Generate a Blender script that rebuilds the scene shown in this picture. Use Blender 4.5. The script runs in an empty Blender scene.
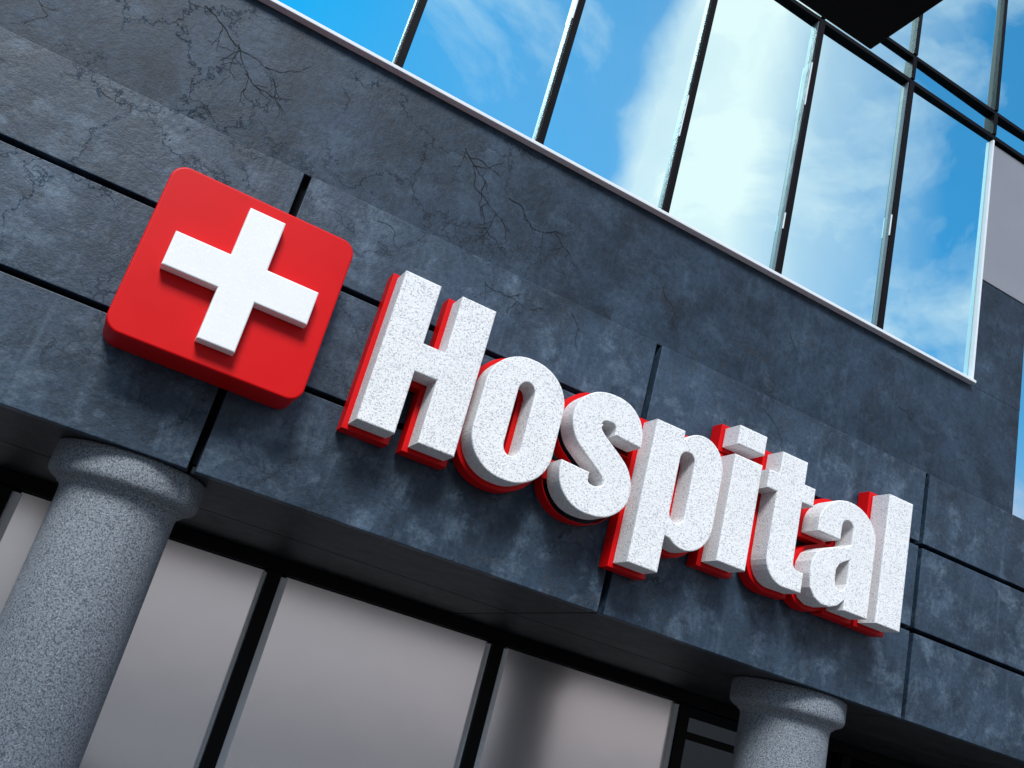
import bpy, bmesh, math, random
from mathutils import Matrix, Vector
S=bpy.context.scene
CZ=1.6
# ---------------------------------------------------------------- materials
def newmat(name):
    m=bpy.data.materials.new(name); m.use_nodes=True
    nt=m.node_tree; b=nt.nodes['Principled BSDF']; return m,nt,b
def N(nt,t,**k):
    n=nt.nodes.new(t)
    for a,v in k.items(): setattr(n,a,v)
    return n
def noise(nt,vec,scale,detail=6,rough=.6,dist=0):
    n=N(nt,'ShaderNodeTexNoise'); n.inputs['Scale'].default_value=scale
    n.inputs['Detail'].default_value=detail; n.inputs['Roughness'].default_value=rough
    n.inputs['Distortion'].default_value=dist
    nt.links.new(vec,n.inputs['Vector']); return n.outputs['Fac']
def ramp(nt,fac,stops,interp='LINEAR'):
    r=N(nt,'ShaderNodeValToRGB'); cr=r.color_ramp; cr.interpolation=interp
    while len(cr.elements)<len(stops): cr.elements.new(.5)
    for e,(p,c) in zip(cr.elements,stops):
        e.position=p; e.color=(c,c,c,1) if not isinstance(c,tuple) else (*c,1)
    nt.links.new(fac,r.inputs[0]); return r.outputs[0]
def mix(nt,fac,a,b,mode='MIX'):
    m=N(nt,'ShaderNodeMix',data_type='RGBA',blend_type=mode)
    for sock,v in ((m.inputs[0],fac),(m.inputs[6],a),(m.inputs[7],b)):
        if isinstance(v,bpy.types.NodeSocket): nt.links.new(v,sock)
        elif isinstance(v,tuple): sock.default_value=(*v,1)
        else: sock.default_value=v
    return m.outputs[2]
def math_(nt,op,a,b=0.,c=None):
    m=N(nt,'ShaderNodeMath',operation=op)
    for i,v in enumerate((a,b,c)):
        if v is None: continue
        if isinstance(v,bpy.types.NodeSocket): nt.links.new(v,m.inputs[i])
        else: m.inputs[i].default_value=v
    return m.outputs[0]
def bump(nt,b,h,strength,dist):
    bp=N(nt,'ShaderNodeBump'); bp.inputs['Strength'].default_value=strength; bp.inputs['Distance'].default_value=dist
    nt.links.new(h,bp.inputs['Height']); nt.links.new(bp.outputs[0],b.inputs['Normal'])
def wpos(nt):
    return N(nt,'ShaderNodeNewGeometry').outputs['Position']

def concrete(name,dark,light,scuff,rlo=.34,rhi=.6,hair=.6,sca=.8,spec=.25):
    m,nt,b=newmat(name); p=wpos(nt)
    big=noise(nt,p,.5,4,.6,.4); mid=noise(nt,p,1.9,8,.7,.35); fine=noise(nt,p,20,6,.78)
    f=math_(nt,'ADD',math_(nt,'MULTIPLY',big,.5),math_(nt,'MULTIPLY',mid,.5))
    col=mix(nt,ramp(nt,f,[(.40,0.),(.60,1.)]),dark,light)
    sc=ramp(nt,noise(nt,p,2.0,9,.74,.25),[(.50,0.),(.72,1.)])
    col=mix(nt,math_(nt,'MULTIPLY',sc,sca),col,scuff)
    dk=ramp(nt,noise(nt,p,1.1,9,.72,.3),[(.34,1.),(.50,0.)])
    col=mix(nt,math_(nt,'MULTIPLY',dk,.7),col,tuple(x*.5 for x in dark))
    col=mix(nt,.8,col,ramp(nt,fine,[(.3,.22),(.7,.78)]),'OVERLAY')
    mp=N(nt,'ShaderNodeMapping'); mp.inputs['Scale'].default_value=(3.2,1,.22); nt.links.new(p,mp.inputs[0])
    st=ramp(nt,noise(nt,mp.outputs[0],2.2,4,.6),[(.58,0.),(.75,1.)])
    col=mix(nt,math_(nt,'MULTIPLY',st,.25),col,scuff)
    v=N(nt,'ShaderNodeTexVoronoi',feature='DISTANCE_TO_EDGE'); v.inputs['Scale'].default_value=1.3
    w=N(nt,'ShaderNodeVectorMath',operation='ADD'); nt.links.new(p,w.inputs[0])
    nn=N(nt,'ShaderNodeTexNoise'); nn.inputs['Scale'].default_value=2.2; nn.inputs['Detail'].default_value=8; nn.inputs['Roughness'].default_value=.68
    nt.links.new(p,nn.inputs[0]); nt.links.new(nn.outputs['Color'],w.inputs[1]); nt.links.new(w.outputs[0],v.inputs[0])
    hl=math_(nt,'MULTIPLY',ramp(nt,v.outputs['Distance'],[(.002,1.),(.012,0.)]),ramp(nt,noise(nt,p,.9,3,.5),[(.44,0.),(.54,1.)]))
    col=mix(nt,math_(nt,'MULTIPLY',hl,hair),col,(.006,.007,.01))
    nt.links.new(col,b.inputs['Base Color']); b.inputs['Specular IOR Level'].default_value=spec
    nt.links.new(math_(nt,'MULTIPLY_ADD',mid,rhi-rlo,rlo),b.inputs['Roughness'])
    h=math_(nt,'ADD',math_(nt,'MULTIPLY',mid,.8),math_(nt,'MULTIPLY',fine,.4))
    h=math_(nt,'SUBTRACT',h,math_(nt,'MULTIPLY',hl,.4))
    bump(nt,b,h,.45,.03)
    return m
M_wall=concrete('dark_concrete',(.009,.020,.034),(.024,.045,.074),(.065,.106,.155),hair=.85,sca=.5)
M_panel=concrete('dark_concrete_panel',(.011,.024,.041),(.035,.062,.098),(.120,.175,.235),.3,.52,.6,.85,.32)  # light scuffs, with their colour raised to paint in a bluish sheen
M_soff=concrete('soffit_concrete',(.012,.014,.017),(.028,.030,.034),(.045,.045,.05))
def plain(name,col,rough=.5,metal=0.,var=.25,scale=6,bmp=.1,spec=.5):
    m,nt,b=newmat(name); p=wpos(nt)
    f=noise(nt,p,scale,6,.6)
    c=mix(nt,f,tuple(x*(1-var) for x in col),tuple(min(1,x*(1+var)) for x in col))
    nt.links.new(c,b.inputs['Base Color']); b.inputs['Metallic'].default_value=metal
    b.inputs['Specular IOR Level'].default_value=spec
    nt.links.new(math_(nt,'MULTIPLY_ADD',f,.15,rough-.07),b.inputs['Roughness'])
    if bmp: bump(nt,b,noise(nt,p,scale*8,4),bmp,.004)
    return m
M_black=plain('black_frame',(.005,.005,.006),.4,spec=.08)
M_gap=plain('joint_black',(.003,.003,.004),.8,spec=.1)
M_alu=plain('aluminium_trim',(.70,.73,.76),.45,0,.08,spec=.3)
M_trim=plain('dull_metal_trim',(.12,.14,.16),.45,0,.2,spec=.3)
M_grey=plain('grey_cladding',(.22,.23,.26),.4,0,.12,1.2)
M_red=plain('red_acrylic',(.60,.0015,.003),.45,0,.06,3,.04,.2)
M_crack=plain('crack_dark',(.003,.004,.006),.9)
M_hall=plain('hall_interior',(.05,.05,.055),.8)

def stone(name,base,speck,amount,scale,rough=.75,bs=.6,lite=(.8,.8,.8),sp=.85):
    m,nt,b=newmat(name); p=wpos(nt)
    a=ramp(nt,noise(nt,p,scale,3,.65),[(amount,1.),(amount+.07,0.)])
    l=ramp(nt,noise(nt,p,scale*1.3,2,.6),[(.58,0.),(.64,1.)])
    g=noise(nt,p,1.8,6,.6)
    c=mix(nt,g,tuple(x*.84 for x in base),base)
    c=mix(nt,math_(nt,'MULTIPLY',l,.6),c,lite)
    c=mix(nt,math_(nt,'MULTIPLY',a,sp),c,speck)
    nt.links.new(c,b.inputs['Base Color']); b.inputs['Roughness'].default_value=rough
    b.inputs['Specular IOR Level'].default_value=.3
    h=math_(nt,'SUBTRACT',noise(nt,p,scale*.8,4,.7),math_(nt,'MULTIPLY',a,.5))
    bump(nt,b,h,bs,.012); return m
M_letter=stone('white_stucco',(.88,.885,.885),(.42,.44,.47),.375,66,.7,.55,(.93,.93,.93))
M_cross=stone('white_enamel',(.88,.89,.90),(.7,.72,.75),.3,40,.5,.12,(.93,.93,.93))
M_granite=stone('grey_granite',(.22,.25,.285),(.06,.07,.085),.43,70,.6,.35,(.48,.52,.56),.85)

def mirror(name,tint,rough=0.,diff=(.02,.05,.09),fac=.9,wav=.0):
    m=bpy.data.materials.new(name); m.use_nodes=True; nt=m.node_tree; nt.nodes.clear()
    o=N(nt,'ShaderNodeOutputMaterial'); g=N(nt,'ShaderNodeBsdfGlossy'); d=N(nt,'ShaderNodeBsdfDiffuse')
    g.inputs['Color'].default_value=(*tint,1); g.inputs['Roughness'].default_value=rough
    d.inputs['Color'].default_value=(*diff,1)
    ms=N(nt,'ShaderNodeMixShader'); ms.inputs[0].default_value=fac
    nt.links.new(d.outputs[0],ms.inputs[1]); nt.links.new(g.outputs[0],ms.inputs[2]); nt.links.new(ms.outputs[0],o.inputs[0])
    if wav:
        p=wpos(nt); bp=N(nt,'ShaderNodeBump'); bp.inputs['Strength'].default_value=wav; bp.inputs['Distance'].default_value=.02
        nt.links.new(noise(nt,p,.9,2,.4),bp.inputs['Height']); nt.links.new(bp.outputs[0],g.inputs['Normal'])
    return m
M_glass=mirror('blue_mirror_glass',(.60,.95,1.0),0.,(.0,.02,.05),.95,wav=.15)
M_frost=mirror('frosted_pane',(.93,.90,.91),.20,(.42,.40,.41),.78,wav=.2)
M_dglass=mirror('dark_reflection_glass',(.05,.06,.07),.02,(.005,.005,.007),.8)  # near-black tint paints in the dark reflection of these panes

# ---------------------------------------------------------------- helpers
def link(o,parent=None):
    S.collection.objects.link(o)
    if parent: o.parent=parent
    return o
def empty(name,loc=(0,0,0)):
    e=bpy.data.objects.new(name,None); e.location=(0,0,0); e.empty_display_size=.3; return link(e)
def box(name,x0,x1,y0,y1,z0,z1,mat,parent=None,bev=0,rel=True,seg=2):
    if rel: z0+=CZ; z1+=CZ
    bm=bmesh.new(); bmesh.ops.create_cube(bm,size=1)
    for v in bm.verts:
        v.co=Vector((x0+(v.co.x+.5)*(x1-x0),y0+(v.co.y+.5)*(y1-y0),z0+(v.co.z+.5)*(z1-z0)))
    if bev: bmesh.ops.bevel(bm,geom=bm.edges[:],offset=bev,segments=seg,affect='EDGES',profile=.6)
    me=bpy.data.meshes.new(name); bm.to_mesh(me); bm.free(); me.materials.append(mat)
    return link(bpy.data.objects.new(name,me),parent)

B=empty('hospital_building')
# ---------------------------------------------------------------- fascia
Z=[1.39,2.395,3.412,4.32]
X=[-11.52,-7.46,-3.40,.66,4.70,8.78,12.84,16.9]
g=.028
random.seed(4)
for i in range(len(X)-1):
    for j in range(3):
        z0=Z[j]+(g if j else 0); z1=Z[j+1]-(g if j<2 else 0)
        dy=random.uniform(-.004,.004)
        box('fascia_panel',X[i]+.036,X[i+1]-.036,0+dy,.14,z0,z1,M_panel,B,.008)
    for a,b_ in ((.15,1.9),(1.935,3.8)):
        box('soffit_panel',X[i]+g*.5,X[i+1]-g*.5,a,b_,1.392,1.45,M_soff,B,.006)
box('fascia_core',-11.5,16.88,.135,4.3,1.47,4.30,M_gap,B)
# ---------------------------------------------------------------- upper wall and windows
WX1=10.35
box('upper_wall',-11.5,WX1,.03,.6,4.325,5.79,M_wall,B,.01)
box('upper_wall_return',9.40,WX1,.03,.6,5.79,7.39,M_wall,B,.004)
box('upper_grey_cladding',9.40,WX1,.02,.6,7.40,9.66,M_grey,B,.01)
wins=[1.075+1.6536*k for k in range(-6,6)]
box('window_sill',wins[0]-.05,wins[-1]+.05,-.06,.2,5.785,5.825,M_alu,B,.008)
box('window_jamb',wins[-1]-.012,wins[-1]+.02,-.04,.2,5.83,9.66,M_alu,B,.006)
xs2=wins+[wins[-1]+1.6536]
random.seed(3)
for k,x in enumerate(xs2):
    z0=5.83 if k<len(wins) else 9.64
    if k<len(wins)-1:
        box('window_mullion',x-.042,x+.042,-.045,.15,z0,9.685,M_black,B,.004)
        box('mullion_trim',x-.056,x-.044,-.02,.1,z0,9.685,M_trim,B,.002)
        zz=5.9+random.uniform(.4,1.8)
        while zz<9.3:      # short white bits on the mullion edge
            h=random.uniform(.15,.7)
            box('mullion_white_bit',x-.056,x-.0435,-.04,-.022,zz,min(zz+h,9.6),M_alu,B,.003); zz+=random.uniform(1.6,2.8)
    box('window_mullion_top',x-.035,x+.035,-.045,.15,9.76,10.12,M_black,B,.004)
    box('window_mullion_top',x-.035,x+.035,-.045,.15,10.19,15.0,M_black,B,.004)
box('window_transom',wins[0],xs2[-1]+.03,-.03,.2,9.69,9.755,M_black,B,.005)
box('window_transom',wins[0],xs2[-1]+.03,-.03,.2,10.125,10.185,M_black,B,.005)
random.seed(11)
def pane(name,x0,x1,z0,z1,y,mat,tx=0,tz=0):
    hx=(x1-x0)/2; hz=(z1-z0)/2
    me=bpy.data.meshes.new(name)
    c=[(-hx,0,-hz),(hx,0,-hz),(hx,0,hz),(-hx,0,hz)]
    v=[(a+(x0+x1)/2, y+ a*tz + d*tx, d+(z0+z1)/2+CZ) for a,_,d in c]
    me.from_pydata(v,[],[(0,1,2,3)]); me.materials.append(mat)
    return link(bpy.data.objects.new(name,me),B)
for k in range(len(xs2)-1):
    a,b_=xs2[k]+.02,xs2[k+1]-.02
    r=lambda s:random.uniform(-s,s)
    if k<len(wins)-1: pane('window_glass',a,b_,5.80,9.70,.03,M_glass,r(.005),r(.014))
    pane('window_glass_top',a,b_,9.72,10.15,.03,M_glass,r(.02),r(.02))
    pane('window_glass_top',a,b_,10.16,15.0,.03,M_glass,r(.006),r(.02))
box('upper_core',-11.5,WX1-.02,.16,4.3,5.7,15,M_gap,B)
box('roof_edge',-11.6,xs2[-1]+.1,-.15,4.4,15,15.4,M_wall,B,.02)
# ---------------------------------------------------------------- cracks
def crack(x,z,ang,n,step,w,depth=0,y=.0265,zl=(4.36,5.72)):
    pts=[];a=ang
    for i in range(n):
        pts.append((x,z,w*(1-i/n)*random.uniform(.3,1.3)+.001))
        a+=random.uniform(-.6,.6); a=ang+(a-ang)*.8
        s=step*random.uniform(.4,1.3)
        x+=math.cos(a)*s; z+=math.sin(a)*s
        if depth<3 and random.random()<.13:
            crack(x,z,ang+random.choice([-1,1])*random.uniform(.5,1.2),int(n*random.uniform(.3,.6)),step*.85,w*.5,depth+1,y,zl)
        if z>zl[1] or z<zl[0]: break
    if len(pts)<3: return
    v=[];f=[]
    for i,(px,pz,pw) in enumerate(pts):
        q=pts[min(i+1,len(pts)-1)]; p0=pts[max(i-1,0)]
        t=Vector((q[0]-p0[0],q[1]-p0[1])).normalized(); nrm=Vector((-t.y,t.x))*pw
        v+=[(px+nrm.x,y-depth*.0004,pz+nrm.y+CZ),(px-nrm.x,y-depth*.0004,pz-nrm.y+CZ)]
        if i: f.append((2*i-2,2*i-1,2*i+1,2*i))
    me=bpy.data.meshes.new('wall_crack'); me.from_pydata(v,[],f); me.materials.append(M_crack)
    link(bpy.data.objects.new('wall_crack',me),B)
random.seed(8)
for a in ((-.75,5.45,-.5,34,.035,.0055),(-.35,5.25,-1.1,26,.03,.005),(-.2,5.0,-.1,20,.03,.004),
          (2.0,5.4,-.7,32,.034,.007),(2.3,5.15,-1.3,24,.03,.006),(2.6,5.1,-.2,26,.03,.005),(3.2,5.0,-1.2,16,.03,.004),
          (4.6,5.0,-.9,18,.03,.003),(6.4,5.2,-1.0,16,.03,.0025),(-2.2,5.0,-.8,20,.035,.003),(8.2,5.0,-.4,16,.03,.0025)):
    crack(*a)
for a in ((1.4,4.2,-.6,18,.03,.002),(3.6,4.2,-1.2,18,.03,.002),(2.6,4.1,-.5,22,.03,.0025),(6.2,4.15,-.8,18,.03,.002)):
    crack(*a,y=-.0065,zl=(3.46,4.28))
# ---------------------------------------------------------------- lower glazing
YB=3.8
mx=[2.33+3.14*k for k in range(-5,6)]
box('lower_header',-13.4,17,YB-.05,YB+.3,1.215,1.388,M_black,B,.01)
for k,x in enumerate(mx):
    box('lower_mullion',x-.085,x+.085,YB-.10,YB+.2,-1.6,1.21,M_black,B,.008)
    if k<len(mx)-1:
        a,b_=x+.085,mx[k+1]-.085
        if k<7:
            box('pane_stop',a,a+.10,YB-.04,YB+.08,-1.5,1.18,M_alu,B,.01)
            box('pane_stop',b_-.03,b_,YB-.04,YB+.08,-1.5,1.18,M_alu,B,.008)
            pane('frosted_pane',a+.09,b_-.02,-1.5,1.2,YB+.03,M_frost,0,random.uniform(-.01,.01))
            box('pane_rail',a,b_,YB-.03,YB+.1,-1.6,-1.48,M_black,B)
        else:
            pane('dark_reflection_pane',a,b_,-1.6,1.2,YB+.03,M_dglass)  # pane with its dark reflection put into the colour
            box('dark_pane_stile',(a+b_)/2-.05,(a+b_)/2+.05,YB-.06,YB+.1,-1.6,1.2,M_black,B,.005)
            box('dark_pane_rail',a,b_,YB-.05,YB+.1,.75,.85,M_black,B,.005)
box('lower_backing',-13.4,17,YB+.31,YB+.5,-1.6,1.46,M_hall,B)
# ---------------------------------------------------------------- columns
def lathe(name,cx,cy,prof,mat,seg=128):
    bm=bmesh.new(); rings=[]
    for r,z in prof:
        rings.append([bm.verts.new((cx+r*math.cos(2*math.pi*i/seg),cy+r*math.sin(2*math.pi*i/seg),z)) for i in range(seg)])
    for a,b_ in zip(rings,rings[1:]):
        for i in range(seg):
            f=bm.faces.new((a[i],a[(i+1)%seg],b_[(i+1)%seg],b_[i])); f.smooth=True
    bm.faces.new(rings[0][::-1]); bm.faces.new(rings[-1])
    me=bpy.data.meshes.new(name); bm.to_mesh(me); bm.free(); me.materials.append(mat)
    return link(bpy.data.objects.new(name,me))
T=1.39+CZ-.002
prof=[(.66,0.02),(.66,.16),(.645,.18),(.60,.20),(.60,.26),(.55,.30),(.505,.36),(.50,.42),(.49,T-.44),(.492,T-.37),(.498,T-.345),(.512,T-.325),(.53,T-.318),(.532,T-.312),
      (.535,T-.30),(.56,T-.292),(.60,T-.272),(.622,T-.25),(.632,T-.225),(.635,T-.20),(.635,T-.02),(.631,T-.008),(.62,T)]
for cx in (.26,7.75,-7.23,15.24):
    lathe('stone_column',cx,.70,prof,M_granite)
# ---------------------------------------------------------------- sign shapes
def arc(cx,cy,rx,ry,a0,a1,n=12):
    return [(cx+rx*math.cos(math.radians(a0+(a1-a0)*i/n)),cy+ry*math.sin(math.radians(a0+(a1-a0)*i/n))) for i in range(n+1)]
def rrect(x0,x1,y0,y1,rx,ry=None,n=12):
    ry=ry or rx
    return arc(x1-rx,y0+ry,rx,ry,-90,0,n)+arc(x1-rx,y1-ry,rx,ry,0,90,n)+arc(x0+rx,y1-ry,rx,ry,90,180,n)+arc(x0+rx,y0+ry,rx,ry,180,270,n)
def stroke(pts,n=6):
    P=[Vector(p) for p in pts]; out=[]
    for i in range(len(P)-1):
        p0=P[max(i-1,0)];p1=P[i];p2=P[i+1];p3=P[min(i+2,len(P)-1)]
        for k in range(n):
            t=k/n
            out.append(.5*((2*p1)+(p2-p0)*t+(2*p0-5*p1+4*p2-p3)*t*t+(3*p1-p0-3*p2+p3)*t**3))
    out.append(P[-1]); L=[];R=[]
    for i,p in enumerate(out):
        d=(out[min(i+1,len(out)-1)]-out[max(i-1,0)]); d=Vector((d.x,d.y)).normalized()
        nx,ny=-d.y,d.x; L.append((p.x+nx*p.z,p.y+ny*p.z)); R.append((p.x-nx*p.z,p.y-ny*p.z))
    return L+R[::-1]
H=[[(0,0),(.245,0),(.245,.41),(.395,.41),(.395,0),(.64,0),(.64,1),(.395,1),(.395,.60),(.245,.60),(.245,1),(0,1)]]
O=[rrect(0,.574,-.02,.80,.275,.26,16),rrect(.228,.346,.14,.64,.059,.07,10)]
half=[(.447,.535,.108),(.447,.585,.108),(.425,.650,.104),(.365,.700,.099),(.281,.712,.097),(.190,.690,.101),(.130,.625,.108),(.122,.560,.111),(.150,.490,.108),(.205,.440,.103)]
Sx=[stroke(half+[(.281,.39,.102)]+[(.562-a,.78-b,c) for a,b,c in half[::-1]])]
P=[[(0,-.225),(.24,-.225),(.24,.03)]+arc(.40,.21,.205,.23,-125,0,12)+arc(.40,.58,.205,.22,0,125,12)+[(.24,.72),(.24,.78),(0,.78)],
   rrect(.24,.362,.14,.64,.055,.06,8)]
I=[[(0,0),(.25,0),(.25,.78),(0,.78)],[(0,.855),(.25,.855),(.25,1),(0,1)]]
Tt=[[(.095,.64),(.095,.20)]+arc(.275,.18,.18,.185,180,270,8)+[(.44,0),(.44,.145),(.385,.147)]+arc(.385,.197,.05,.05,270,180,5)+[(.335,.64),(.44,.64),(.44,.78),(.335,.78),(.335,.95),(.095,.95),(.095,.78),(0,.78),(0,.64)]]
A=[[(.35,0),(.584,0),(.584,.56)]+arc(.30,.56,.284,.24,0,180,20)[1:]+[(.016,.49),(.24,.49),(.24,.60)]+arc(.295,.60,.055,.055,180,0,8)[1:]+[(.35,.49)]
   +[(.30,.455),(.20,.425),(.10,.385),(.035,.335),(.004,.26),(0,.17),(.02,.07),(.07,.01),(.14,-.018),(.22,-.015),(.29,.015),(.35,.075)],
   [(.35,.37),(.35,.19),(.33,.145),(.292,.128),(.255,.145),(.238,.19),(.238,.27),(.262,.315),(.305,.345)]]
Ll=[[(0,0),(.25,0),(.25,1),(0,1)]]
def extr(name,loops,scale,ox,oz,y_front,y_back,mat,parent,off=0.,bev=.01):
    cu=bpy.data.curves.new(name,'CURVE'); cu.dimensions='2D'; cu.fill_mode='BOTH'
    for lp in loops:
        sp=cu.splines.new('POLY'); sp.points.add(len(lp)-1)
        for q,(a,b_) in zip(sp.points,lp): q.co=(a*scale,b_*scale,0,1)
        sp.use_cyclic_u=True
    cu.extrude=abs(y_back-y_front)/2-bev; cu.bevel_depth=bev; cu.bevel_resolution=2; cu.offset=off-bev
    o=bpy.data.objects.new(name,cu); S.collection.objects.link(o)
    bpy.context.view_layer.update()
    me=bpy.data.meshes.new_from_object(o.evaluated_get(bpy.context.evaluated_depsgraph_get()))
    bpy.data.objects.remove(o)
    me.transform(Matrix.Translation((ox,(y_front+y_back)/2,oz+CZ))@Matrix.Rotation(math.pi/2,4,'X'))
    me.materials.clear(); me.materials.append(mat)
    for p in me.polygons: p.use_smooth=False; p.material_index=0
    return link(bpy.data.objects.new(name,me),parent)
L=empty('hospital_letter_sign')
sc=1.461; bx=1.706; bz=2.178
for nm,lp,dx in (('letter_H',H,.01),('letter_o',O,.71),('letter_s',Sx,1.345),('letter_p',P,1.98),('letter_i',I,2.66),('letter_t',Tt,2.975),('letter_a',A,3.47),('letter_l',Ll,4.135)):
    extr(nm+'_face',lp,sc,bx+dx*sc,bz,-.45,-.19,M_letter,L,0,.014)
    extr(nm+'_red_back',lp,sc,bx+dx*sc,bz,-.188,-.02,M_red,L,.045,.006)
C=empty('red_cross_sign')
extr('red_box',[rrect(-.81,.81,-.77,.77,.13,.13,10)],1,.42,2.888,-.45,-.004,M_red,C,0,.018)
w=.155;l=.61
extr('white_cross',[[(-w,-l),(w,-l),(w,-w),(l,-w),(l,w),(w,w),(w,l),(-w,l),(-w,w),(-l,w),(-l,-w),(-w,-w)]],1,.435,2.890,-.575,-.448,M_cross,C,0,.014)
# ---------------------------------------------------------------- black overhang, set forward so its shadow and reflection miss the facade
K=empty('black_overhang')
box('overhang_slab',-6,2.94,-6.0,-4.6,4.165,4.45,M_black,K,.01)
for x in (-5.6,):
    for y in (-5.8,-4.8):
        box('overhang_post',x-.1,x+.1,y-.1,y+.1,-1.72,4.16,M_black,K,.01)
# ---------------------------------------------------------------- ground
M_asph=plain('asphalt',(.05,.05,.052),.85,0,.35,3,.4)
M_pave=plain('paving',(.16,.155,.155),.7,0,.15,2,.2)
gm=bpy.data.meshes.new('ground'); gm.from_pydata([(-1500,-1500,-.12),(1500,-1500,-.12),(1500,1500,-.12),(-1500,1500,-.12)],[],[(0,1,2,3)]); gm.materials.append(M_asph)
link(bpy.data.objects.new('ground',gm))
box('pavement',-20,22,-2.6,4.2,-.2,.018,M_pave,None,.01,rel=False)
# ---------------------------------------------------------------- sky and sun
sv=Vector((-.45,-1,1.1)).normalized()
el=math.asin(sv.z); az=math.atan2(sv.x,sv.y)
W=bpy.data.worlds.new('World'); S.world=W; W.use_nodes=True; nt=W.node_tree
bg=nt.nodes['Background']
sky=N(nt,'ShaderNodeTexSky',sky_type='NISHITA'); sky.sun_disc=False; sky.sun_elevation=el; sky.sun_rotation=az
sky.air_density=1.0; sky.dust_density=.2; sky.ozone_density=2.0
tc=N(nt,'ShaderNodeTexCoord').outputs['Generated']
nrm=N(nt,'ShaderNodeVectorMath',operation='NORMALIZE'); nt.links.new(tc,nrm.inputs[0]); d=nrm.outputs[0]
mp=N(nt,'ShaderNodeMapping'); mp.inputs['Scale'].default_value=(1,1,1.5); mp.inputs['Location'].default_value=(3.1,1.4,.3)
mp.inputs['Rotation'].default_value=(.3,.5,.2); nt.links.new(d,mp.inputs[0])
c1=noise(nt,mp.outputs[0],3.4,9,.56,.5)
c2=noise(nt,d,1.6,4,.5,.3)
sep=N(nt,'ShaderNodeSeparateXYZ'); nt.links.new(d,sep.inputs[0])
ny=math_(nt,'MAXIMUM',math_(nt,'MULTIPLY',sep.outputs['Y'],-1.),.05)
ratio=math_(nt,'DIVIDE',sep.outputs['X'],ny)
ratio=math_(nt,'ADD',ratio,math_(nt,'MULTIPLY_ADD',c2,.35,-.175))
ratio=math_(nt,'MULTIPLY_ADD',c1,.12,math_(nt,'SUBTRACT',ratio,.06))
bank=ramp(nt,math_(nt,'MULTIPLY',ratio,.5),[(0.,.02),(.23,.16),(.25,.85),(.35,1.),(.40,.55),(.46,.34),(.53,.06)])
wisp=ramp(nt,c1,[(.46,0.),(.60,.45),(.70,1.)])
cf=math_(nt,'MINIMUM',math_(nt,'ADD',math_(nt,'MULTIPLY',bank,math_(nt,'MULTIPLY_ADD',c1,.9,.55)),wisp),1.)
tint=mix(nt,1.,sky.outputs[0],(.38,1.5,1.70),'MULTIPLY')
hs=N(nt,'ShaderNodeHueSaturation'); hs.inputs['Saturation'].default_value=1.2; hs.inputs['Value'].default_value=1.3
nt.links.new(tint,hs.inputs['Color'])
col=mix(nt,cf,hs.outputs[0],(16.5,13.6,13.0))
haze=ramp(nt,sep.outputs['Z'],[(.0,1.),(.16,.9),(.42,0.)],'EASE')
col=mix(nt,haze,col,(6.0,5.75,6.0))
nt.links.new(col,bg.inputs[0]); bg.inputs[1].default_value=.08
sl=bpy.data.lights.new('sun','SUN'); sl.energy=4.0; sl.angle=math.radians(20); sl.color=(1,.975,.95)
so=bpy.data.objects.new('sun',sl); so.rotation_euler=sv.to_track_quat('Z','Y').to_euler(); link(so)
# ---------------------------------------------------------------- camera
r=Vector((.8606,-.4427,.2518)); f=Vector((.3456,.8708,.3497)).normalized()
r=(r-f*r.dot(f)).normalized(); u=r.cross(f)
cam=bpy.data.cameras.new('camera'); co=bpy.data.objects.new('camera',cam); link(co)
m=Matrix((r,u,-f)).transposed().to_4x4(); m.translation=Vector((0,-8,CZ)); co.matrix_world=m
cam.sensor_width=36; cam.lens=939/1024*36; cam.clip_end=5000
S.camera=co
S.view_settings.view_transform='Standard'; S.view_settings.look='None'; S.view_settings.exposure=0
